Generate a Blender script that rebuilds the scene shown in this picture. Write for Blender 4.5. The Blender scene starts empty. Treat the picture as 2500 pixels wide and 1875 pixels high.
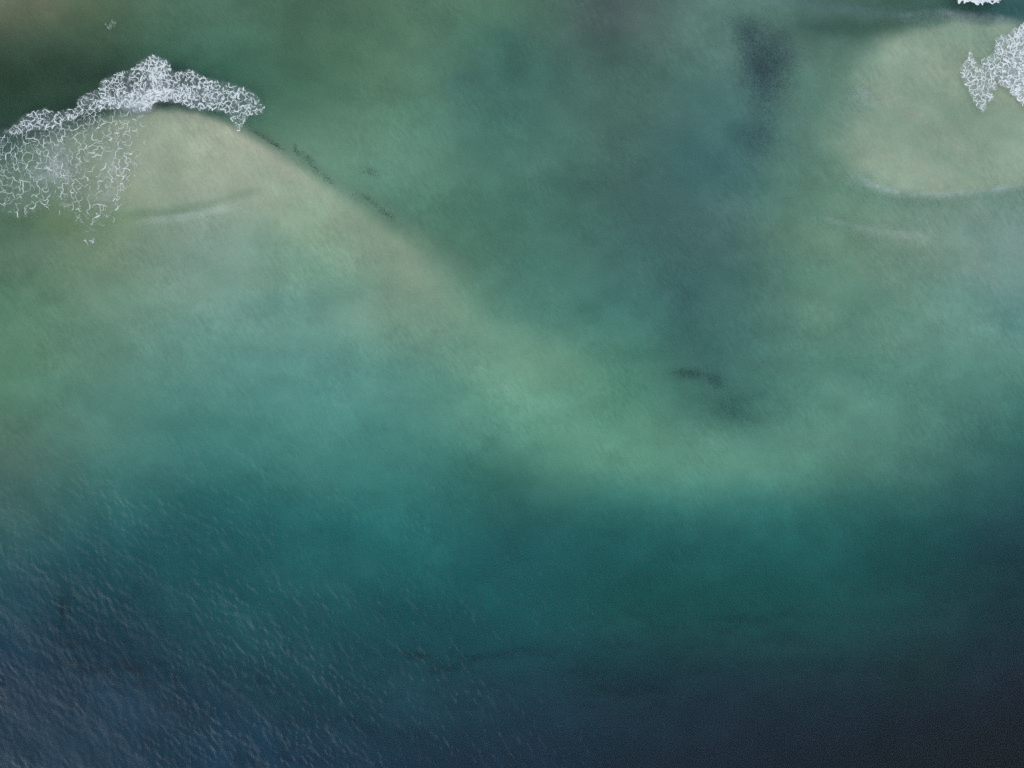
import bpy, math, random
import numpy as np
from mathutils import Vector, Matrix, geometry

R = math.radians
rng = np.random.default_rng(11)
random.seed(11)

# ------------------------------------------------------------------ camera, sky, sun, exposure
FW = 200.0                 # metres of sea surface across the frame
CAM_H = 133.0              # drone height above the water
scene = bpy.context.scene
cam_data = bpy.data.cameras.new("camera")
cam_data.sensor_fit = 'HORIZONTAL'
cam_data.sensor_width = 36.0
cam_data.lens = 36.0 * CAM_H / FW
cam_data.clip_start = 0.5
cam_data.clip_end = 20000.0
cam = bpy.data.objects.new("camera", cam_data)
scene.collection.objects.link(cam)
cam.location = (0, 0, CAM_H)
cam.rotation_euler = (0, 0, 0)
scene.camera = cam

SUN_DIR = Vector((-0.80, -0.60, 0)).normalized()      # low, beyond the lower left of the picture
SUN_EL = R(24)
world = bpy.data.worlds.new("World")
scene.world = world
world.use_nodes = True
wn = world.node_tree
sky = wn.nodes.new('ShaderNodeTexSky')
sky.sky_type = 'NISHITA'
sky.sun_disc = False
sky.sun_elevation = SUN_EL
sky.sun_rotation = math.atan2(SUN_DIR.x, SUN_DIR.y)
sky.air_density = 1.0
sky.dust_density = 1.0
sky.ozone_density = 1.5
wn.links.new(sky.outputs[0], wn.nodes['Background'].inputs[0])
wn.nodes['Background'].inputs[1].default_value = 0.05
# an even overcast in front of that sky: the photograph has no shadows at all
overcast = wn.nodes.new('ShaderNodeBackground')
overcast.inputs[0].default_value = (0.80, 0.90, 1.0, 1)
overcast.inputs[1].default_value = 0.66
both = wn.nodes.new('ShaderNodeAddShader')
wn.links.new(wn.nodes['Background'].outputs[0], both.inputs[0])
wn.links.new(overcast.outputs[0], both.inputs[1])
wn.links.new(both.outputs[0], wn.nodes['World Output'].inputs[0])

sun_data = bpy.data.lights.new("sun", 'SUN')
sun_data.energy = 0.6
sun_data.angle = R(56)
sun_data.color = (0.86, 0.93, 1.0)
sun = bpy.data.objects.new("sun", sun_data)
scene.collection.objects.link(sun)
to_sun = SUN_DIR * math.cos(SUN_EL) + Vector((0, 0, math.sin(SUN_EL)))
sun.rotation_euler = to_sun.to_track_quat('Z', 'Y').to_euler()
sun.location = to_sun * 300

vs = scene.view_settings
vs.view_transform = 'Standard'
vs.look = 'None'
vs.gamma = 1.0
vs.exposure = 0.3
vs.use_curve_mapping = False
scene.cycles.use_denoising = False
scene.cycles.max_bounces = 6
scene.cycles.volume_bounces = 1
scene.cycles.transparent_max_bounces = 24
scene.cycles.use_adaptive_sampling = False

# ------------------------------------------------------------------ helpers
M_PX = FW / 2500.0

def wx(px): return (np.asarray(px, float) - 1250.0) * M_PX
def wy(py): return (937.5 - np.asarray(py, float)) * M_PX
def lin(c):
    c = np.asarray(c, float) / 255.0
    return np.where(c <= 0.04045, c / 12.92, ((c + 0.055) / 1.055) ** 2.4)
def smooth(a, b, x):
    t = np.clip((x - a) / (b - a), 0, 1)
    return t * t * (3 - 2 * t)

def vnoise(x, y, seed):
    """smooth value noise, period free"""
    xi = np.floor(x).astype(np.int64); yi = np.floor(y).astype(np.int64)
    fx = x - xi; fy = y - yi
    fx = fx * fx * fx * (fx * (fx * 6 - 15) + 10); fy = fy * fy * fy * (fy * (fy * 6 - 15) + 10)
    def h(i, j):
        n = (i * 374761393 + j * 668265263 + seed * 974711) & 0x7fffffff
        n = ((n ^ (n >> 13)) * 1274126177) & 0x7fffffff
        n = ((n ^ (n >> 15)) * 2246822519) & 0x7fffffff
        return ((n ^ (n >> 16)) & 0xffff) / 65535.0
    a = h(xi, yi); b = h(xi + 1, yi); c = h(xi, yi + 1); d = h(xi + 1, yi + 1)
    return (a + (b - a) * fx) * (1 - fy) + (c + (d - c) * fx) * fy
def fbm(x, y, seed, octaves=4):
    s = 0; a = 0.5; t = 0
    for o in range(octaves):
        ca, sa = math.cos(0.7 * o), math.sin(0.7 * o)
        s = s + a * vnoise((x * ca - y * sa) * 2 ** o, (x * sa + y * ca) * 2 ** o, seed + o * 17)
        t += a; a *= 0.5
    return s / t - 0.5

def poly_sd(px, py, pts, closed):
    """distance to a polyline, sign (+ inside / to the right of travel), parameter along it"""
    pts = np.asarray(pts, float)
    n = len(pts)
    best = np.full(px.shape, 1e18); par = np.zeros(px.shape); sgn = np.ones(px.shape)
    inside = np.zeros(px.shape, bool)
    for i in range(n if closed else n - 1):
        a = pts[i]; b = pts[(i + 1) % n]
        d = b - a
        L2 = d @ d
        t = np.clip(((px - a[0]) * d[0] + (py - a[1]) * d[1]) / L2, 0, 1)
        qx = px - (a[0] + t * d[0]); qy = py - (a[1] + t * d[1])
        dd = qx * qx + qy * qy
        m = dd < best
        best = np.where(m, dd, best); par = np.where(m, i + t, par)
        sgn = np.where(m, np.sign(d[0] * qy - d[1] * qx), sgn)
        if closed:
            c = ((a[1] > py) != (b[1] > py)) & (px < (b[0] - a[0]) * (py - a[1]) / (b[1] - a[1] + 1e-9) + a[0])
            inside ^= c
    dist = np.sqrt(best)
    if closed: sgn = np.where(inside, 1.0, -1.0)
    return dist * sgn, par

def interp_grid(G, gx, gy, px, py):
    """Catmull-Rom interpolation of a coarse grid"""
    u = np.clip((px - gx[0]) / (gx[1] - gx[0]), 0, len(gx) - 1.0001)
    v = np.clip((py - gy[0]) / (gy[1] - gy[0]), 0, len(gy) - 1.0001)
    iu = u.astype(int); iv = v.astype(int); fu = u - iu; fv = v - iv
    def w(f):
        return (-0.5 * f + f * f - 0.5 * f ** 3, 1 - 2.5 * f * f + 1.5 * f ** 3,
                0.5 * f + 2 * f * f - 1.5 * f ** 3, -0.5 * f * f + 0.5 * f ** 3)
    wu = w(fu); wv = w(fv)
    out = 0
    for j in range(4):
        jj = np.clip(iv + j - 1, 0, len(gy) - 1)
        row = 0
        for i in range(4):
            ii = np.clip(iu + i - 1, 0, len(gx) - 1)
            row = row + wu[i][..., None] * G[jj, ii]
        out = out + wv[j][..., None] * row
    return out

def tag(o, label=None, cat=None, group=None, kind=None):
    if label: o["label"] = label
    if cat: o["category"] = cat
    if group: o["group"] = group
    if kind: o["kind"] = kind
    return o

def mesh_obj(name, verts, faces, mat, parent=None, smooth_shade=True, attrs=None):
    me = bpy.data.meshes.new(name)
    verts = np.asarray(verts, np.float32)
    me.vertices.add(len(verts)); me.vertices.foreach_set("co", verts.ravel())
    faces = np.asarray(faces, np.int32)
    k = faces.shape[1]
    me.loops.add(faces.size); me.loops.foreach_set("vertex_index", faces.ravel())
    me.polygons.add(len(faces))
    me.polygons.foreach_set("loop_start", np.arange(0, faces.size, k, dtype=np.int32))
    if smooth_shade:
        me.polygons.foreach_set("use_smooth", np.ones(len(faces), bool))
    for an, (typ, data) in (attrs or {}).items():
        at = me.attributes.new(an, typ, 'POINT')
        at.data.foreach_set("color" if typ == 'FLOAT_COLOR' else "value", np.asarray(data, np.float32).ravel())
    me.update(calc_edges=True); me.validate()
    me.materials.append(mat)
    o = bpy.data.objects.new(name, me)
    scene.collection.objects.link(o)
    o.parent = parent
    return o

def grid_faces(nx, ny):
    i = np.arange(nx - 1); j = np.arange(ny - 1)
    I, J = np.meshgrid(i, j)
    a = (J * nx + I).ravel()
    return np.stack([a, a + 1, a + 1 + nx, a + nx], 1)

def axis(lo, hi, step, far, growth=1.28):
    c = list(np.arange(lo, hi + step * 0.5, step))
    s = step; x = c[-1]; up = []
    while x < far:
        s *= growth; x += s; up.append(x)
    s = step; x = c[0]; dn = []
    while x > -far:
        s *= growth; x -= s; dn.append(x)
    return np.array(dn[::-1] + c + up)

def new_mat(name):
    m = bpy.data.materials.new(name)
    m.use_nodes = True
    m.node_tree.nodes.clear()
    return m, m.node_tree.nodes, m.node_tree.links
def nd(nodes, typ, **kw):
    n = nodes.new(typ)
    for k, v in kw.items(): setattr(n, k, v)
    return n

# ------------------------------------------------------------------ what the eye sees of the water body, place by place:
# the sheet below is read as depth of water over sand (and the sand's own tint)
GX = np.linspace(0, 2500, 11); GY = np.linspace(0, 1875, 11)
TAB = [
 [(98,112,88),(78,108,82),(70,112,90),(68,108,86),(78,122,98),(72,118,96),(72,100,92),(82,125,112),(72,112,98),(66,105,90),(52,100,98)],
 [(44,72,54),(50,85,66),(58,108,88),(64,112,88),(76,124,100),(58,108,96),(68,112,98),(72,118,108),(80,124,108),(84,128,112),(84,128,112)],
 [(60,98,82),(70,112,92),(76,122,100),(85,132,108),(84,136,114),(64,116,100),(66,112,100),(60,110,106),(84,130,112),(92,134,116),(95,138,120)],
 [(84,118,96),(105,135,108),(118,150,132),(84,130,108),(74,126,104),(62,116,98),(60,110,100),(63,109,101),(84,130,108),(105,142,124),(112,150,138)],
 [(78,125,98),(98,142,118),(101,149,132),(94,146,129),(84,134,114),(70,126,108),(62,122,110),(59,112,104),(86,136,116),(92,142,124),(92,142,132)],
 [(80,130,108),(80,132,118),(76,136,127),(74,137,130),(77,139,128),(92,146,126),(74,136,116),(60,116,108),(74,132,118),(78,134,122),(72,128,118)],
 [(70,110,100),(66,120,112),(54,118,114),(60,126,120),(58,124,118),(66,128,116),(80,140,122),(80,138,122),(78,134,120),(64,118,110),(46,100,98)],
 [(52,92,94),(42,92,96),(36,92,96),(38,100,102),(38,102,102),(36,90,92),(38,96,96),(38,94,94),(40,98,97),(36,84,86),(36,70,77)],
 [(36,72,86),(34,70,82),(34,78,86),(36,84,90),(32,80,86),(32,82,86),(34,80,82),(34,80,80),(36,80,82),(36,70,74),(34,57,66)],
 [(38,60,80),(36,62,80),(36,66,82),(34,70,82),(34,68,80),(34,64,76),(34,60,70),(34,55,66),(34,53,63),(34,48,58),(34,43,54)],
 [(36,62,82),(36,61,80),(34,62,80),(33,59,78),(32,55,72),(33,51,67),(32,47,61),(32,43,57),(31,40,52),(31,37,47),(30,33,40)],
]
TAB = np.array(TAB, float); TAB[:7, :, 0] += 8; TAB[7, :, 0] += 2; TAB[:5, :, 2] += 4
GRID_A = np.log(lin(TAB))
BAR = {(1,0):(100,125,102),(1,1):(122,142,120),(1,2):(136,154,135),(1,3):(146,160,144),(1,4):(146,160,144),
       (2,0):(88,118,98),(2,1):(132,150,132),(2,2):(152,166,147),(2,3):(157,169,152),(2,4):(140,161,142),(2,5):(126,155,137),
       (3,3):(124,154,132),(3,4):(122,152,130),(3,5):(110,150,128),(4,4):(116,152,132),(4,5):(96,146,124),(4,6):(96,146,124),
       (5,5):(100,152,130),(5,6):(86,144,124)}
GRID_B = GRID_A.copy()
for (j, i), c in BAR.items(): GRID_B[j, i] = np.log(lin(c))
COL_C = np.log(lin((137, 160, 142)))
EDGE = [(-900,560),(-200,470),(0,398),(60,345),(180,300),(300,270),(380,257),(480,266),(560,297),(640,343),(720,394),(800,446),
        (900,508),(1000,572),(1100,648),(1180,722),(1260,800),(1350,880),(1500,975),(1800,1080),(2600,1100)]
EDGE_SOFT = [60,60,40,40,35,28,20,20,22,24,28,32,40,48,62,75,90,115,150,150,150]
SHOAL = [(2105,140),(2150,95),(2220,66),(2330,46),(2500,52),(2700,60),(2900,250),(2700,430),(2500,452),(2400,467),(2260,477),(2150,462),(2080,425),(2055,340),(2075,230)]
SHOAL_SOFT = [60,40,25,18,18,20,60,20,16,13,13,18,55,100,110,60]
# soft mottles in the bed: centre, radii, turn (deg), brightness change per channel
BLOBS = [
 (80,0,170,45,10,(1.12,1.02,1.0)),(40,190,190,40,-5,(.82,.84,.8)),(120,260,160,18,-6,(.86,.9,.86)),(330,215,110,14,-14,(.86,.88,.84)),(400,120,160,16,-12,(1.06,1.08,1.08)),
 (1480,50,35,80,0,(.88,.86,.92)),(1500,330,40,150,-8,(.92,.92,.95)),(1260,110,28,45,0,(.86,.9,.92)),(1150,190,50,24,-20,(.88,.9,.95)),(1390,440,40,30,0,(.78,.84,.88)),
 (1864,140,40,44,15,(.60,.56,.68)),(1822,72,26,24,35,(.68,.66,.76)),(1905,118,26,22,0,(.8,.78,.86)),(1880,195,30,34,0,(.78,.76,.84)),(1865,235,34,60,0,(.82,.82,.88)),(1842,335,34,30,0,(.78,.78,.84)),(1690,912,38,13,0,(.76,.78,.80)),(1750,932,18,12,20,(.80,.82,.84)),(1792,990,34,30,20,(.84,.86,.88)),(2090,66,95,14,-3,(.76,.82,.80)),(1990,62,60,20,0,(.78,.82,.84)),(2390,22,120,13,3,(.72,.84,.86)),(2060,22,120,12,6,(1.15,1.1,1.3)),  # last two paint an incoming wave's dark back and blue sheen into the bed
 (980,655,120,36,8,(1.05,1.03,1.02)),(730,740,110,26,-8,(.85,.92,.95)),(560,160,70,20,0,(.95,1,1)),
 (1650,690,70,60,30,(.93,.92,.94)),(1690,800,45,110,-5,(.88,.88,.90)),(400,212,130,34,8,(.62,.60,.72)),(120,292,100,22,-15,(.66,.66,.76)),(1430,760,50,24,0,(.86,.92,.92)),(1540,880,60,30,0,(.84,.9,.9)),(1830,1005,90,28,5,(.8,.84,.86)),
 (1200,1165,70,60,0,(.74,.8,.78)),(1720,560,120,60,0,(.97,.96,.98)),(1700,420,130,60,-10,(.93,.94,.96)),
 (2110,770,50,40,0,(.82,.9,.94)),(60,880,120,40,-20,(.93,.95,.93)),(70,680,80,24,0,(.88,.92,.88)),(150,540,120,24,0,(.84,.9,.78)),
 (1620,1450,140,40,0,(.84,.86,.86)),(1900,1420,60,60,0,(.9,.92,.92)),(1560,1640,140,50,0,(.88,.9,.92)),(2250,1650,90,50,0,(.9,1.0,.88)),
 (300,1560,180,60,20,(.85,.85,.86)),(700,1210,120,40,0,(.92,.95,.96)),(850,1290,60,30,0,(.95,.97,1.02)),
 (640,585,120,50,0,(.98,1.03,1.05)),
]
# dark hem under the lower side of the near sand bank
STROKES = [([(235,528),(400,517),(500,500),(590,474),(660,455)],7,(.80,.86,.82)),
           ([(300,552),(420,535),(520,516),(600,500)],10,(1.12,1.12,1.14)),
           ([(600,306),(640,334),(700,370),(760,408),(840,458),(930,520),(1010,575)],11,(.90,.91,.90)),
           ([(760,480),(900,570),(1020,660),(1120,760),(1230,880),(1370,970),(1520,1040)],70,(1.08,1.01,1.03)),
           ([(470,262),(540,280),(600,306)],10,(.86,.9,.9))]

MUTE = 0.06
def look(px, py):
    ex = np.clip(px, -60, 2560); ey = np.clip(py, -60, 1935)
    wob = 34
    jx = ex + wob * fbm(px / 190, py / 150, 5); jy = ey + wob * fbm(px / 190, py / 150, 9)
    a = interp_grid(GRID_A, GX, GY, jx, jy)
    b = interp_grid(GRID_B, GX, GY, jx, jy)
    sd, par = poly_sd(px + 10 * fbm(px / 40, py / 40, 3), py + 10 * fbm(px / 40, py / 40, 4), EDGE, False)
    soft = np.interp(par, np.arange(len(EDGE)), EDGE_SOFT)
    m = smooth(-1, 1, sd / soft)[..., None]
    c = a * (1 - m) + b * m
    sd, par = poly_sd(px + 24 * fbm(px / 60, py / 60, 23), py + 14 * fbm(px / 60, py / 60, 24), SHOAL, True)
    soft = np.interp(par, np.arange(len(SHOAL_SOFT)), SHOAL_SOFT)
    m = smooth(-1, 1, sd / soft)[..., None]
    c = c * (1 - m) + COL_C * m
    wrp = (1.3 * fbm(px / 45, py / 45, 31), 1.5 * fbm(px / 40, py / 40, 37))
    for (x, y, sx, sy, rot, mul) in BLOBS:
        ca, sa = math.cos(R(rot)), math.sin(R(rot))
        dx = px - x + wrp[0] * min(sx, 60); dy = py - y + wrp[1] * min(sy, 60)
        u = (dx * ca + dy * sa) / sx; v = (-dx * sa + dy * ca) / sy
        c = c + np.exp(-0.5 * (u * u + v * v))[..., None] * np.log(np.array(mul))
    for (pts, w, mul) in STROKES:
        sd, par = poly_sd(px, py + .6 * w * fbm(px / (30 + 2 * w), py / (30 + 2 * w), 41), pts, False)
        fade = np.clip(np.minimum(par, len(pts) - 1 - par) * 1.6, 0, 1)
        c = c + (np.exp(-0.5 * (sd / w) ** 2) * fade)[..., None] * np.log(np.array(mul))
    n1 = fbm(px / 260, py / 170, 51, 5); n2 = fbm(px / 60, py / 45, 61, 4); n3 = fbm(px / 300, py / 220, 71, 3)
    c = c + (0.30 * n1 + 0.24 * n2)[..., None] + n3[..., None] * np.array([0.05, 0.0, -0.03])
    c = np.exp(c)
    grey = c @ np.array([.25, .6, .15])
    return c + (grey[..., None] - c) * (MUTE * (1 - smooth(820, 1120, py)))[..., None]

# optics of this water, as seen by the camera from above (fitted on a stepped test bed)
OPT = np.array([(.2,.65,.828,.955),(.3,.5977,.7988,.9241),(.6,.4696,.7245,.8458),(1.0,.3411,.6334,.7481),(1.5,.2338,.5412,.6480),(2.0,.1632,.4653,.5645),
                (2.7,.1011,.3801,.4688),(3.5,.0590,.3021,.3800),(4.5,.0308,.2297,.2957),(5.5,.0158,.1707,.2252),(6.5,.0084,.1264,.1709),(7.5,.0047,.0909,.1263),(9.0,.0020,.0514,.0751)])
OPT_R = np.array([0.0113, 0.0130, 0.0152])
SAND = np.array([0.50, 0.50, 0.40])
D_MIN, D_MAX = 0.30, 9.0
def bed(px, py):
    """depth of water and tint of the bed under a place of the surface"""
    sheen = smooth(900, 1900, py) * smooth(1100, 0, px)           # the surface mirrors more light towards the sun
    C = look(px, py) - OPT_R - sheen[..., None] * np.array([.001, .002, .001])
    lo = np.array([.0015, .006, .007]); C = np.where(C > 2 * lo, C, lo + lo * np.exp(np.minimum(C / lo - 2, 0)))
    dt = np.linspace(D_MIN, D_MAX, 900)
    def T(d): return np.stack([np.exp(np.interp(d, OPT[:, 0], np.log(OPT[:, i + 1]))) for i in range(3)], -1)
    W = np.array([0.0, 0.7, 0.3])
    top = (SAND * 1.15 * T(dt)) @ W                             # brightest the bed can look at each depth
    d_max = np.interp(C @ W, top[::-1], dt[::-1])
    hue = (SAND[0] * T(dt)[:, 0]) / (SAND[1] * T(dt)[:, 1])
    d_hue = np.interp(C[..., 0] / C[..., 1], hue[::-1], dt[::-1])
    d = np.clip(np.maximum(np.minimum(d_max, d_hue), .42 * d_max), D_MIN, D_MAX)
    A = np.clip(C / T(d), 0.015, 0.75)
    A[..., 0] = np.minimum(A[..., 0], 4.0 * A[..., 1]); A[..., 2] = np.minimum(A[..., 2], 1.5 * A[..., 1])
    return d, A

# ------------------------------------------------------------------ materials
def mat_seabed():
    m, n, l = new_mat("seabed_sand")
    out = nd(n, 'ShaderNodeOutputMaterial'); bs = nd(n, 'ShaderNodeBsdfDiffuse')
    at = nd(n, 'ShaderNodeAttribute', attribute_name='sand_tint')
    tc = nd(n, 'ShaderNodeTexCoord')
    # surface ripple glint painted on the bed, from upper left to lower right
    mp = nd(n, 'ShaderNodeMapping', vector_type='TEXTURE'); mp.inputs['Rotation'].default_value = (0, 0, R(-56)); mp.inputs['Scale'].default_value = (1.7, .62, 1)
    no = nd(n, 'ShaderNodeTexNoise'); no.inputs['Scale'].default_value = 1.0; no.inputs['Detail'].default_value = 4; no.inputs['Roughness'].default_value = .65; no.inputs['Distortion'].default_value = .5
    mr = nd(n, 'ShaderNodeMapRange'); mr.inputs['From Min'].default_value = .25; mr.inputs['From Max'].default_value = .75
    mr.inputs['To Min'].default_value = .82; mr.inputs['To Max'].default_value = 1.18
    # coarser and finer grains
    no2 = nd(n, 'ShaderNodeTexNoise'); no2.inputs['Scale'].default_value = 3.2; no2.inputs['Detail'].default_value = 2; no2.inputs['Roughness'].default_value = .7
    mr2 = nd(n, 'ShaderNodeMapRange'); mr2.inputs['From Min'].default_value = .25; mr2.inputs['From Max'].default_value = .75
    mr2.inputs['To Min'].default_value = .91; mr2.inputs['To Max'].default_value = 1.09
    mm = nd(n, 'ShaderNodeMath', operation='MULTIPLY')
    mx = nd(n, 'ShaderNodeMix', data_type='RGBA', blend_type='MULTIPLY'); mx.inputs[0].default_value = 1
    l.new(tc.outputs['Object'], mp.inputs[0]); l.new(mp.outputs[0], no.inputs['Vector']); l.new(no.outputs[0], mr.inputs[0])
    l.new(tc.outputs['Object'], no2.inputs['Vector']); l.new(no2.outputs[0], mr2.inputs[0])
    # the painted glint comes in fields, with plain sand between them
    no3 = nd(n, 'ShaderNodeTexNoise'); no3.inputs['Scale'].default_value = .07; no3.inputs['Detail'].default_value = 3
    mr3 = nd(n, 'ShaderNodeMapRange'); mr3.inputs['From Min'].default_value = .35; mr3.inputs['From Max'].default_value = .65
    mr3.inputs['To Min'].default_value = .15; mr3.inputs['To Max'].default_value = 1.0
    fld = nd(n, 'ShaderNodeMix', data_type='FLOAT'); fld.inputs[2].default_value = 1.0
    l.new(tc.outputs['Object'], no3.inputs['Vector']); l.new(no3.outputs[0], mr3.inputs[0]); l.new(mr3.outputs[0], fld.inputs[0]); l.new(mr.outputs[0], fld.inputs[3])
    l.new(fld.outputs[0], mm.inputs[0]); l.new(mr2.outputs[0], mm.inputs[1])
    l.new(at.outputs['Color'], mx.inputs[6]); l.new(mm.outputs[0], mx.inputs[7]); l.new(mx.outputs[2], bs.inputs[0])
    l.new(bs.outputs[0], out.inputs[0])
    return m

def mat_water():
    m, n, l = new_mat("sea_water")
    out = nd(n, 'ShaderNodeOutputMaterial')
    # how much of the light the surface mirrors (Schlick, the same from both sides)
    geo = nd(n, 'ShaderNodeNewGeometry')
    dot = nd(n, 'ShaderNodeVectorMath', operation='DOT_PRODUCT'); l.new(geo.outputs['Incoming'], dot.inputs[0]); l.new(geo.outputs['Normal'], dot.inputs[1])
    ab = nd(n, 'ShaderNodeMath', operation='ABSOLUTE'); l.new(dot.outputs['Value'], ab.inputs[0])
    om = nd(n, 'ShaderNodeMath', operation='SUBTRACT', use_clamp=True); om.inputs[0].default_value = 1; l.new(ab.outputs[0], om.inputs[1])
    pw = nd(n, 'ShaderNodeMath', operation='POWER'); l.new(om.outputs[0], pw.inputs[0]); pw.inputs[1].default_value = 5
    ma = nd(n, 'ShaderNodeMath', operation='MULTIPLY_ADD', use_clamp=True); l.new(pw.outputs[0], ma.inputs[0]); ma.inputs[1].default_value = .98; ma.inputs[2].default_value = .021
    gl = nd(n, 'ShaderNodeBsdfGlossy'); gl.inputs['Roughness'].default_value = 0.3
    tr = nd(n, 'ShaderNodeBsdfTransparent')
    mix = nd(n, 'ShaderNodeMixShader'); l.new(ma.outputs[0], mix.inputs[0]); l.new(tr.outputs[0], mix.inputs[1]); l.new(gl.outputs[0], mix.inputs[2])
    l.new(mix.outputs[0], out.inputs['Surface'])
    va = nd(n, 'ShaderNodeVolumeAbsorption'); va.inputs['Density'].default_value = 0.40; va.inputs['Color'].default_value = (0.28, 0.715, 0.74, 1)
    l.new(va.outputs[0], out.inputs['Volume'])
    return m

def mat_foam():
    m, n, l = new_mat("sea_foam_lace")
    out = nd(n, 'ShaderNodeOutputMaterial'); bs = nd(n, 'ShaderNodeBsdfPrincipled')
    tc = nd(n, 'ShaderNodeTexCoord')
    no = nd(n, 'ShaderNodeTexNoise'); no.inputs['Scale'].default_value = 2.2; no.inputs['Detail'].default_value = 4
    cr = nd(n, 'ShaderNodeMapRange'); cr.inputs['From Min'].default_value = .3; cr.inputs['From Max'].default_value = .7; cr.inputs['To Min'].default_value = .80; cr.inputs['To Max'].default_value = .94
    cb = nd(n, 'ShaderNodeCombineColor')
    l.new(tc.outputs['Object'], no.inputs['Vector']); l.new(no.outputs[0], cr.inputs[0])
    for i, f in enumerate((1.0, .985, .94)):
        sc = nd(n, 'ShaderNodeMath', operation='MULTIPLY'); sc.inputs[1].default_value = f
        l.new(cr.outputs[0], sc.inputs[0]); l.new(sc.outputs[0], cb.inputs[i])
    l.new(cb.outputs[0], bs.inputs['Base Color']); bs.inputs['Roughness'].default_value = .8
    at = nd(n, 'ShaderNodeAttribute', attribute_name='cover')
    tr = nd(n, 'ShaderNodeBsdfTransparent'); mx = nd(n, 'ShaderNodeMixShader')
    l.new(at.outputs['Fac'], mx.inputs[0]); l.new(tr.outputs[0], mx.inputs[1]); l.new(bs.outputs[0], mx.inputs[2])
    l.new(mx.outputs[0], out.inputs[0])
    return m

def mat_film():
    m, n, l = new_mat("froth_film")
    out = nd(n, 'ShaderNodeOutputMaterial'); bs = nd(n, 'ShaderNodeBsdfDiffuse'); bs.inputs[0].default_value = (.68, .68, .68, 1)
    at = nd(n, 'ShaderNodeAttribute', attribute_name='cover')
    tc = nd(n, 'ShaderNodeTexCoord')
    no = nd(n, 'ShaderNodeTexNoise'); no.inputs['Scale'].default_value = 1.1; no.inputs['Detail'].default_value = 6; no.inputs['Roughness'].default_value = .65; no.inputs['Distortion'].default_value = .6
    mr = nd(n, 'ShaderNodeMapRange'); mr.inputs['From Min'].default_value = .3; mr.inputs['From Max'].default_value = .72; mr.inputs['To Min'].default_value = .35; mr.inputs['To Max'].default_value = 1.6
    mu = nd(n, 'ShaderNodeMath', operation='MULTIPLY', use_clamp=True)
    l.new(tc.outputs['Object'], no.inputs['Vector']); l.new(no.outputs[0], mr.inputs[0]); l.new(mr.outputs[0], mu.inputs[0]); l.new(at.outputs['Fac'], mu.inputs[1])
    tr = nd(n, 'ShaderNodeBsdfTransparent'); mx = nd(n, 'ShaderNodeMixShader')
    l.new(mu.outputs[0], mx.inputs[0]); l.new(tr.outputs[0], mx.inputs[1]); l.new(bs.outputs[0], mx.inputs[2]); l.new(mx.outputs[0], out.inputs[0])
    return m

def mat_weed():
    m, n, l = new_mat("seaweed_frond")
    out = nd(n, 'ShaderNodeOutputMaterial'); bs = nd(n, 'ShaderNodeBsdfDiffuse')
    tc = nd(n, 'ShaderNodeTexCoord')
    no = nd(n, 'ShaderNodeTexNoise'); no.inputs['Scale'].default_value = .8
    rp = nd(n, 'ShaderNodeValToRGB'); rp.color_ramp.elements[0].color = (.085, .075, .085, 1); rp.color_ramp.elements[1].color = (.14, .12, .125, 1)
    l.new(tc.outputs['Object'], no.inputs['Vector']); l.new(no.outputs[0], rp.inputs[0]); l.new(rp.outputs[0], bs.inputs[0]); l.new(bs.outputs[0], out.inputs[0])
    return m

# ------------------------------------------------------------------ seabed
FAR = 4000.0
ax = axis(-125, 125, 0.5, FAR); ay = axis(-98, 98, 0.5, FAR)
X, Y = np.meshgrid(ax, ay)
PX = X / M_PX + 1250.0; PY = 937.5 - Y / M_PX
D, A = bed(PX, PY)
# the bed point seen through a place of the surface lies further out the deeper it is
K = 1 + D / CAM_H
K = 1 + (K - 1) * (np.maximum(np.abs(X) / 140, np.abs(Y) / 110) < 3)
V = np.stack([X * K, Y * K, -D], -1).reshape(-1, 3)
rgba = np.concatenate([A.reshape(-1, 3), np.ones((A.shape[0] * A.shape[1], 1))], 1)
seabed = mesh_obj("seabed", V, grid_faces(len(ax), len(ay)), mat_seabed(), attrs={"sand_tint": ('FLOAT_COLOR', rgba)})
tag(seabed, "pale sand bars and green troughs on the seabed under the water", kind="structure")

# ------------------------------------------------------------------ water body
CHOP = np.array([   # liveliness of the surface, coarse
 [.50,.50,.55,.70,.90,1.2,1.6,2.0,2.2,2.2,2.0],
 [.45,.45,.48,.60,.85,1.2,1.7,2.2,2.3,2.2,2.0],
 [.50,.45,.45,.60,.85,1.3,1.8,2.2,2.3,2.1,2.0],
 [.60,.55,.55,.65,.90,1.3,1.7,2.0,2.2,2.3,2.3],
 [.70,.65,.65,.75,1.0,1.2,1.5,1.7,2.0,2.2,2.3],
 [.85,.85,.85,.90,1.0,1.2,1.3,1.5,1.7,1.9,2.0],
 [1.1,1.2,1.2,1.2,1.2,1.2,1.3,1.4,1.5,1.7,1.8],
 [1.3,1.4,1.5,1.5,1.4,1.3,1.3,1.3,1.4,1.5,1.6],
 [1.4,1.5,1.6,1.7,1.6,1.5,1.4,1.3,1.3,1.4,1.4],
 [1.4,1.5,1.7,1.8,1.8,1.6,1.5,1.4,1.4,1.4,1.4],
 [1.4,1.5,1.7,1.9,1.9,1.7,1.6,1.4,1.4,1.4,1.4]])[..., None]
GS = 0.19
ax2 = axis(-106, 106, GS, FAR); ay2 = axis(-80, 80, GS, FAR)
X2, Y2 = np.meshgrid(ax2, ay2)
def chop_at(px, py):
    return interp_grid(CHOP, GX, GY, np.clip(px, 0, 2500), np.clip(py, 0, 1875))[..., 0]
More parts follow.
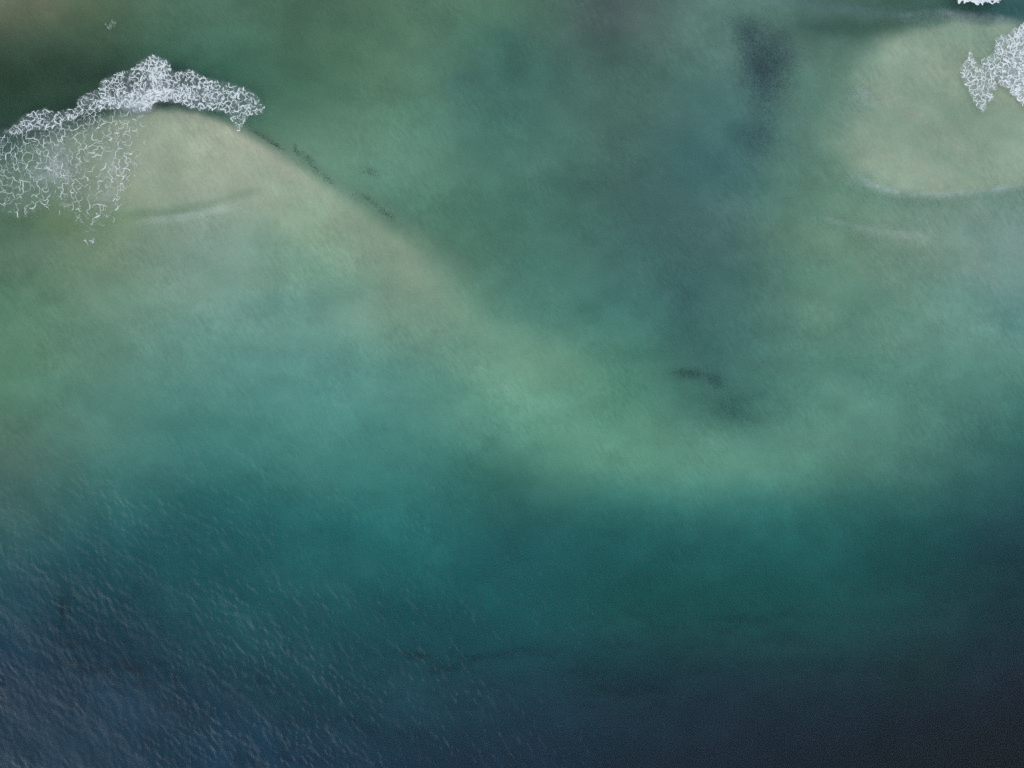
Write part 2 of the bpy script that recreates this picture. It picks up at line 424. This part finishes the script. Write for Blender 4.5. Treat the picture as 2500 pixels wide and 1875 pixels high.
def waves(x, y):
    """height of the sea surface: wind wavelets whose crests run from upper left to lower right, under a low swell"""
    px = x / M_PX + 1250.0; py = 937.5 - y / M_PX
    def layer(turn, along, across, seed, octaves):
        t = R(turn) ; ca, sa = math.cos(t), math.sin(t)
        bx = x + .8 * fbm(x / 6, y / 6, seed + 3, 2); by = y + .8 * fbm(x / 6, y / 6, seed + 4, 2)
        return fbm((bx * ca + by * sa) / along, (-bx * sa + by * ca) / across, seed, octaves)
    gust = np.clip(.9 + 2.2 * fbm(x / 13 + y / 26, y / 7, 301, 3), .35, 1.7)
    z = WAVE_A * layer(-56, 1.0, .52, 311, 1) + WAVE_B * layer(-38, 2.0, 1.0, 331, 1) 
    z2 = WAVE_C * layer(-62, 5, 2.4, 351, 2)
    c = chop_at(px, py)
    z = z * gust * c
    for (lam, ang, amp, ph) in [(11.0, 62, .05, .3), (7.3, 50, .03, 1.7), (17, 80, .06, 2.2)]:
        k = 2 * math.pi / lam
        z2 = z2 + amp * np.sin(k * (x * math.cos(R(ang)) + y * math.sin(R(ang))) + ph + 4.0 * fbm(px / 300, py / 300, int(lam)))
    return z + z2 * np.minimum(c, .9)
WAVE_A, WAVE_B, WAVE_C = .085, .08, .15
fx = (np.abs(ax2) < 106.1); fy = (np.abs(ay2) < 80.1)
Z2 = np.zeros(X2.shape)
SUB = np.ix_(fy, fx)
Zin = waves(X2[SUB], Y2[SUB])
edge_fade = smooth(0, 5, 106 - np.abs(X2[SUB])) * smooth(0, 5, 80 - np.abs(Y2[SUB]))
Zin = Zin * edge_fade
Z2[SUB] = Zin
gx0, gy0 = ax2[fx][0], ay2[fy][0]
def surf_z(px, py):
    u = np.clip((wx(px) - gx0) / GS, 0, Zin.shape[1] - 1.001); v = np.clip((wy(py) - gy0) / GS, 0, Zin.shape[0] - 1.001)
    i = u.astype(int); j = v.astype(int); f = u - i; g = v - j
    return (Zin[j, i] * (1 - f) + Zin[j, i + 1] * f) * (1 - g) + (Zin[j + 1, i] * (1 - f) + Zin[j + 1, i + 1] * f) * g
nx, ny = len(ax2), len(ay2)
Vw = np.stack([X2, Y2, Z2], -1).reshape(-1, 3)
Fw = grid_faces(nx, ny)
# side walls and floor close the body of water
per = np.concatenate([np.arange(nx), np.arange(1, ny) * nx + nx - 1, (ny - 1) * nx + np.arange(nx - 2, -1, -1), np.arange(ny - 2, 0, -1) * nx])
base = len(Vw)
low = Vw[per].copy(); low[:, 2] = -16.0
p0 = per; p1 = np.roll(per, -1); q = base + np.arange(len(per)); q1 = np.roll(q, -1)
walls = np.stack([p0, q, q1, p1], 1)
corner = [0, nx - 1, nx - 1 + ny - 1, nx - 1 + ny - 1 + nx - 1]
Vw = np.concatenate([Vw, low])
ctr = len(Vw)
Vw = np.concatenate([Vw, [[0, 0, -16.0]]])
h = np.arange(0, len(per) - 1, 2)
floor_f = np.stack([q[h], np.full(len(h), ctr), q[(h + 2) % len(per)], q[(h + 1) % len(per)]], 1)
water = mesh_obj("water", Vw, np.concatenate([Fw, walls, floor_f]), mat_water())
tag(water, "teal sea water over sand, darker navy where it is deep", kind="structure")

# ------------------------------------------------------------------ sea foam
FOAM = mat_foam(); FILM = mat_film(); WEED = mat_weed()

def in_poly(px, py, poly):
    return poly_sd(np.asarray(px, float), np.asarray(py, float), poly, True)[0]

def ribbons(paths, name, parent):
    """each path: (pts Nx2 px, half width px, cover); a low domed strand of bubbles"""
    VV = []; FF = []; CV = []; base = 0
    allp = np.concatenate([p for p, _, _ in paths]); allz = surf_z(allp[:, 0], allp[:, 1]); k = 0
    for (p, w, cov) in paths:
        n = len(p)
        d = np.gradient(p, axis=0); d /= (np.linalg.norm(d, axis=1, keepdims=True) + 1e-9)
        nrm = np.stack([-d[:, 1], d[:, 0]], 1)
        t = np.linspace(0, 1, n)
        prof = np.clip(np.sin(np.pi * np.clip(t * .92 + .04, 0, 1)), 0, 1) ** .55
        ww = (w * prof)[:, None]
        L = p + nrm * ww; Rr = p - nrm * ww
        z = allz[k:k + n]; k += n
        hh = np.minimum(0.6 * w * M_PX, .12) * prof
        for P, zz in ((L, z + .012), (p, z + .02 + hh), (Rr, z + .012)):
            VV.append(np.stack([wx(P[:, 0]), wy(P[:, 1]), zz], 1))
        i = np.arange(n - 1)
        FF.append(np.stack([base + i, base + i + 1, base + n + i + 1, base + n + i], 1))
        FF.append(np.stack([base + n + i, base + n + i + 1, base + 2 * n + i + 1, base + 2 * n + i], 1))
        CV.append(np.full(3 * n, cov))
        base += 3 * n
    o = mesh_obj(name, np.concatenate(VV), np.concatenate(FF), FOAM, parent, attrs={"cover": ('FLOAT', np.concatenate(CV))})
    o["kind"] = "stuff"
    return o

def scatter(dens, bbox, cell):
    """jittered points kept with probability dens"""
    x0, y0, x1, y1 = bbox
    gx, gy = np.meshgrid(np.arange(x0, x1, cell), np.arange(y0, y1, cell))
    gx = gx + rng.uniform(-.5, .5, gx.shape) * cell * 1.5; gy = gy + rng.uniform(-.5, .5, gx.shape) * cell * 1.5
    gx = gx.ravel(); gy = gy.ravel()
    k = rng.random(len(gx)) < dens(gx, gy)
    return np.stack([gx[k], gy[k]], 1)

def lace(dens, bbox, cell, width, keep=.85, curl=.25, stretch=1.0, cover=(.7, 1.0)):
    """walls of the foam cells: edges of a cell diagram, bent, thinned and partly dropped"""
    x0, y0, x1, y1 = bbox
    pts = scatter(lambda x, y: np.ones_like(x), (x0 - 2 * cell, (y0 - 2 * cell) / stretch, x1 + 2 * cell, (y1 + 2 * cell) / stretch), cell)
    _, _, tris, *_ = geometry.delaunay_2d_cdt([Vector(p) for p in pts], [], [], 0, 1e-4)
    tris = np.array([t for t in tris if len(t) == 3])
    a, b, c = pts[tris[:, 0]], pts[tris[:, 1]], pts[tris[:, 2]]
    cen = (a + b + c) / 3 * .6 + .4 * (a + b + c) / 3
    own = {}
    for ti, t in enumerate(tris):
        for i in range(3):
            e = tuple(sorted((t[i], t[(i + 1) % 3]))); own.setdefault(e, []).append(ti)
    res = []
    es = np.array([ts for ts in own.values() if len(ts) == 2])
    mids = (cen[es[:, 0]] + cen[es[:, 1]]) / 2 * np.array([1, stretch])
    dns = dens(mids[:, 0], mids[:, 1])
    for ts, dn in zip(es, dns):
        p, q = cen[ts[0]].copy(), cen[ts[1]].copy()
        p[1] *= stretch; q[1] *= stretch
        if rng.random() > dn * keep: continue
        L = np.linalg.norm(q - p)
        if L < 2: continue
        n = 6
        t = np.linspace(0, 1, n)[:, None]
        nr = np.array([-(q - p)[1], (q - p)[0]])
        bow = rng.normal(0, curl); s = rng.normal(0, curl * .6)
        P = p + (q - p) * (t * 1.15 - .07) + nr * (bow * np.sin(np.pi * t) + s * np.sin(2 * np.pi * t)) + rng.normal(0, .06 * L, (n, 2)) * np.sin(np.pi * t)
        res.append((P, width * min(2.4, rng.lognormal(-.08, .42)), rng.uniform(*cover)))
    return res

def worms(dens, bbox, cell, length, width, curl=.5, heading=None, spread=math.pi, cover=(.6, 1.0)):
    res = []
    for (x, y) in scatter(dens, bbox, cell):
        L = length * rng.uniform(.45, 1.35); n = 7
        a = (rng.uniform(0, 2 * math.pi) if heading is None else heading + rng.uniform(-spread, spread))
        k = rng.normal(0, curl); P = [(x, y)]
        for i in range(n - 1):
            a += k + rng.normal(0, .22)
            P.append((P[-1][0] + math.cos(a) * L / n, P[-1][1] + math.sin(a) * L / n))
        res.append((np.array(P), width * min(2.4, rng.lognormal(-.08, .42)), rng.uniform(*cover)))
    return res

def trim(paths, dens, lim=.35):
    """cut strands where they leave their patch"""
    allp = np.concatenate([p for p, _, _ in paths]); ok = dens(allp[:, 0], allp[:, 1]) > lim; k = 0; res = []
    for (p, w, c) in paths:
        o = ok[k:k + len(p)]; k += len(p)
        n = len(p) if o.all() else int(np.argmin(o))
        if n >= 3: res.append((p[:n], w, c))
    return res

def film(name, parent, cover, bbox, step=4.0, lift=.006):
    x0, y0, x1, y1 = bbox
    gx = np.arange(x0, x1, step); gy = np.arange(y0, y1, step)
    PXf, PYf = np.meshgrid(gx, gy)
    c = np.clip(cover(PXf, PYf), 0, 1)
    z = surf_z(PXf, PYf) + lift
    V = np.stack([wx(PXf), wy(PYf), z], -1).reshape(-1, 3)
    F = grid_faces(len(gx), len(gy))[:, ::-1]
    cf = c.ravel()
    F = F[cf[F].max(1) > .01]
    used = np.unique(F); remap = -np.ones(len(V), int); remap[used] = np.arange(len(used))
    o = mesh_obj(name, V[used], remap[F], FILM, parent, attrs={"cover": ('FLOAT', cf[used])})
    o["kind"] = "stuff"
    return o

def foam_root(px, py, label, group="patches of broken-wave foam"):
    e = bpy.data.objects.new("sea_foam", None)
    scene.collection.objects.link(e)
    e.empty_display_size = 1
    tag(e, label, "foam", group)
    return e

def ragged(poly, amp, scale, seed, soft):
    poly = np.asarray(poly, float)
    def f(x, y):
        sd = in_poly(x + amp * 2 * fbm(x / scale, y / scale, seed), y + amp * 2 * fbm(x / scale, y / scale, seed + 5), poly)
        return smooth(-soft, soft, sd)
    return f

if True:
    # ---- large arrowhead patch on the upper left bank
    CREST = [(8,325),(20,317),(38,302),(44,286),(80,272),(112,266),(130,275),(160,270),(184,262),(190,241),(215,226),(235,218),(252,198),
             (275,184),(300,173),(332,166),(344,148),(364,137),(385,137),(408,149),(416,168),(432,176),(462,173),(492,185),(540,198),(585,211),
             (618,224),(634,240),(646,256),(644,274),(622,283),(604,280),(600,296),(592,312),(583,320),(572,300),(555,286),(545,273),(520,265),
             (495,270),(460,259),(430,250),(395,247),(374,250),(366,272),(345,276),(300,263),(255,268),(205,276),(190,290),(150,304),(110,318),(60,322),(30,328)]
    TRAIL = [(-60,350),(0,330),(40,318),(110,312),(190,288),(255,264),(300,260),(366,262),(352,300),(336,345),(336,400),(322,445),(302,480),(300,520),
             (262,530),(246,560),(248,600),(228,592),(190,552),(182,520),(120,500),(60,532),(22,522),(-60,490)]
    crest = ragged(CREST, 7, 22, 81, 5)
    trail_m = ragged(TRAIL, 22, 45, 91, 16)
    def trail(x, y):
        fade = np.clip(1.1 - (y - 300) / 380, .3, 1) * np.clip(1.15 - np.maximum(x - 120, 0) / 420, .45, 1.1)
        return trail_m(x, y) * fade * (1 - crest(x, y)) * np.clip(.8 + 1.6 * fbm(x / 45, y / 45, 97), .1, 1.2)
    root = foam_root(330, 200, "large arrowhead patch of white lacy foam trailing over the pale sandbank")
    bb = (-60, 110, 670, 620)
    patchy = lambda x, y: crest(x, y) * np.clip(.72 + 1.7 * fbm(x / 26, y / 22, 207, 3), .12, 1.0)
    P = lace(patchy, bb, 13, .9, 1.25, .2, cover=(.7, 1)) + lace(crest, bb, 9, .42, .45, .2, cover=(.3, .8)) + worms(patchy, bb, 11, 16, .92, .45, cover=(.65, 1)) + worms(crest, bb, 12, 8, .55, .6, cover=(.3, .9))
    def core(x, y):
        g = lambda cx, cy, sx, sy: np.exp(-.5 * (((x - cx) / sx) ** 2 + ((y - cy) / sy) ** 2))
        return crest(x, y) * np.clip(.9 * g(385, 185, 18, 26) + .8 * g(360, 235, 45, 14) + .6 * g(450, 230, 60, 14) + .5 * g(300, 250, 60, 8), 0, 1)
    P += worms(core, bb, 6.0, 15, 1.2, .5, cover=(.8, 1))
    o = ribbons(trim(P, crest, .2), "crest_lace", root); o["label"] = "dense white foam strands along the broken wave crest"
    P = lace(trail, bb, 15, .62, 1.2, .22, 1.3, (.3, 1)) + lace(lambda x, y: trail(x, y) * np.clip(.55 + 2.0 * fbm(x / 40, y / 40, 217), 0, 1), bb, 10, .42, .8, .2, 1.2, (.2, .6))
    P += worms(trail, bb, 22, 24, .7, .32, math.pi / 2, .7, (.3, .9))
    o = ribbons(P, "trailing_lace", root); o["label"] = "loose foam strands thinning out over the sand"
    def cover(x, y):
        g = lambda cx, cy, sx, sy: np.exp(-.5 * (((x - cx) / sx) ** 2 + ((y - cy) / sy) ** 2))
        c = .11 * crest(x, y) + .30 * core(x, y) + .035 * trail_m(x, y)
        c = c + trail_m(x, y) * (.18 * g(140, 390, 26, 40) + .16 * g(120, 425, 40, 16) + .16 * g(275, 410, 14, 30) + .15 * g(260, 478, 22, 10)) + .45 * g(335, 262, 24, 9)
        return np.where(c > .012, c, 0)
    film("froth_film", root, cover, bb)

    # ---- right edge: narrow pointed lobe and the wide one cut by the frame
    LOBE = [(2372,116),(2379,140),(2386,155),(2400,161),(2412,170),(2428,186),(2434,200),(2440,215),(2426,225),(2426,248),(2412,250),(2408,262),
            (2400,278),(2392,266),(2384,255),(2370,240),(2368,220),(2355,208),(2349,190),(2349,162),(2362,145)]
    WIDE = [(2394,152),(2418,130),(2428,113),(2437,94),(2460,84),(2475,74),(2490,61),(2505,56),(2560,48),(2640,110),(2650,200),(2610,275),(2540,285),(2505,258),
            (2494,250),(2480,240),(2468,226),(2455,210),(2440,202),(2424,190)]
    root = foam_root(2390, 200, "narrow pointed foam patch beside the wide one at the right edge")
    lobe = ragged(LOBE, 6, 14, 101, 4); bb = (2330, 100, 2460, 290)
    o = ribbons(trim(lace(lobe, bb, 13, .95, 1.0, .2, cover=(.75, 1)) + lace(lobe, bb, 8, .4, .45, .2, cover=(.3, .8)) + worms(lobe, bb, 15, 15, .95, .45) + worms(lobe, bb, 12, 9, .65, .6), lobe, .12), "foam_lace", root)
    film("froth_film", root, lambda x, y: .22 * lobe(x, y), bb, 3)
    root = foam_root(2500, 160, "wide dense white foam patch cut off by the right edge")
    wide = ragged(WIDE, 7, 16, 111, 5); bb = (2395, 40, 2665, 300)
    dense = lambda x, y: wide(x, y) * np.clip((x - 2425) / 70, 0, 1) * np.clip((300 - y) / 90, 0, 1)
    o = ribbons(trim(lace(wide, bb, 13, 1.05, 1.0, .2, cover=(.8, 1)) + lace(wide, bb, 8, .42, .45, .2, cover=(.3, .8)) + worms(wide, bb, 14, 16, 1.0, .45) + worms(dense, bb, 9.5, 15, 1.3, .5, cover=(.8, 1)), wide, .12), "foam_lace", root)
    film("froth_film", root, lambda x, y: .22 * wide(x, y) + .2 * dense(x, y), bb, 3)

    # ---- top edge: lip of a white breaker
    LIP = [(2325,-60),(2340,-10),(2353,0),(2372,3),(2392,8),(2402,6),(2420,3),(2432,0),(2446,-8),(2470,-60),(2400,-75)]
    root = foam_root(2400, -10, "small solid white foam lip at the top edge of the water")
    lip = ragged(LIP, 3, 12, 121, 2); bb = (2310, -80, 2480, 20)
    o = ribbons(worms(lip, bb, 3.2, 14, 1.9, .5, cover=(.9, 1)) + lace(lip, bb, 9, 1.6), "foam_lace", root)
    film("froth_film", root, lambda x, y: .85 * lip(x, y), bb, 2)

    # ---- faint wisp
    WISP = [(255,66),(262,52),(275,50),(284,60),(278,70),(262,74)]
    root = foam_root(270, 62, "faint small wisp of foam alone on the dark green water")
    wisp = ragged(WISP, 4, 10, 131, 4); bb = (240, 40, 300, 90)
    ribbons(worms(wisp, bb, 5, 9, .6, .6, cover=(.15, .4)), "foam_lace", root)

    # ---- foam and painted highlight where small waves fold over the edges of the banks
    def wave_line(pts, w, cov, label, seed):
        pts = np.asarray(pts, float)
        lo = pts.min(0) - 40; hi = pts.max(0) + 40
        def c(x, y):
            sd, par = poly_sd(x, y + 8 * fbm(x / 35, y / 35, seed), pts, False)
            fade = np.clip(np.minimum(par, len(pts) - 1 - par) * 1.2, 0, 1)
            ww = w * np.where(sd < 0, 1.0, 2.0)
            v = cov * np.exp(-.5 * (sd / ww) ** 2) * fade * np.clip(.75 + 1.7 * fbm(x / 28, y / 28, seed + 3), .05, 1.5)
            return np.where(v > .01, v, 0)
        o = film("wave_line", None, c, (lo[0], lo[1], hi[0], hi[1]), 3.0)
        del o["kind"]; tag(o, label, "foam", "thin foam lines on small waves")
    wave_line([(2075,420),(2120,445),(2165,462),(2230,474),(2300,472),(2380,466),(2450,458),(2520,445)], 4, .19, "long curved line of white foam and painted highlight along the lower rim of the right shoal", 141)
    wave_line([(310,548),(380,535),(450,527),(520,513),(590,500)], 4, .13, "faint straight foam line below the left sandbank", 151)
    wave_line([(1990,525),(2060,545),(2140,562),(2220,572),(2290,574)], 5, .12, "faint pale line in the green water below the right shoal", 161)
    wave_line([(2080,205),(2120,235),(2150,262)], 9, .12, "short pale foam smear on the left side of the right shoal", 171)
    wave_line([(2180,38),(2300,32),(2420,40),(2500,48)], 6, .16, "pale foam line along the upper rim of the right shoal", 181)

    # ---------------------------------------------------------------- seaweed on the bed
    def seaweed(blobs, n, label, size=(.08, .16)):
        B = np.array(blobs, float)
        wgt = B[:, 2] * B[:, 3]; wgt /= wgt.sum()
        k = rng.choice(len(B), n, p=wgt)
        a = rng.normal(0, 1, (n, 2)) * B[k, 2:4]
        rot = np.radians(B[k, 4])
        px = B[k, 0] + a[:, 0] * np.cos(rot) - a[:, 1] * np.sin(rot); py = B[k, 1] + a[:, 0] * np.sin(rot) + a[:, 1] * np.cos(rot)
        px = px + 20 * fbm(px / 50, py / 50, 201); py = py + 20 * fbm(px / 50, py / 50, 207)
        d, _ = bed(px, py)
        x = wx(px) * (1 + d / CAM_H); y = wy(py) * (1 + d / CAM_H)
        L = rng.uniform(*size, n); w = L * rng.uniform(.22, .4, n); th = rng.uniform(0, 2 * math.pi, n)
        dx, dy = np.cos(th), np.sin(th)
        VV = []
        for t, ww, zz in ((0, .5, .02), (.5, 1, .16), (1, .25, .22)):
            for s in (-1, 1):
                VV.append(np.stack([x + dx * L * t - s * dy * w * ww * .5, y + dy * L * t + s * dx * w * ww * .5, -d + zz * rng.uniform(.6, 1.2, n) * L / .4], 1))
        V = np.stack(VV, 1).reshape(-1, 3)
        b = np.arange(n) * 6
        F = np.concatenate([np.stack([b, b + 1, b + 3, b + 2], 1), np.stack([b + 2, b + 3, b + 5, b + 4], 1)])
        root = bpy.data.objects.new("seaweed_bed", None); scene.collection.objects.link(root)
        tag(root, label, "seaweed", "dark seaweed patches on the seabed")
        o = mesh_obj("fronds", V, F, WEED, root, False); o["kind"] = "stuff"
    seaweed([(1828,78,22,28,-40),(1866,140,36,40,20),(1880,190,30,36,0)], 6000, "largest blue-black seaweed patch left of the right shoal")
    seaweed([(1868,240,22,45,0),(1842,335,26,24,0)], 1200, "smaller faint seaweed patch below the largest dark one")
    seaweed([(1688,910,26,8,0),(1748,931,14,9,20)], 1100, "small dark seaweed smudge in the middle right of the teal water")
    seaweed([(1790,985,18,22,0),(1800,1010,40,16,20)], 700, "loose dark seaweed trail just below the small smudge")
    seaweed([(632,328,16,3.2,33),(660,346,14,3.2,33),(676,355,10,3,25)], 600, "thin black weed line tight against the right side of the left sandbank", (.08, .15))
    seaweed([(727,366,12,5,50),(750,388,14,6,45),(772,416,12,4,50),(800,440,14,4,42)], 750, "broken string of dark weed in the trough beside the left sandbank", (.08, .15))
    seaweed([(895,492,24,5,36),(940,522,18,6,30)], 600, "soft dark weed streak further down the sandbank edge", (.08, .15))
    seaweed([(905,420,14,7,25)], 200, "tiny faint weed tuft in the green trough", (.08, .15))
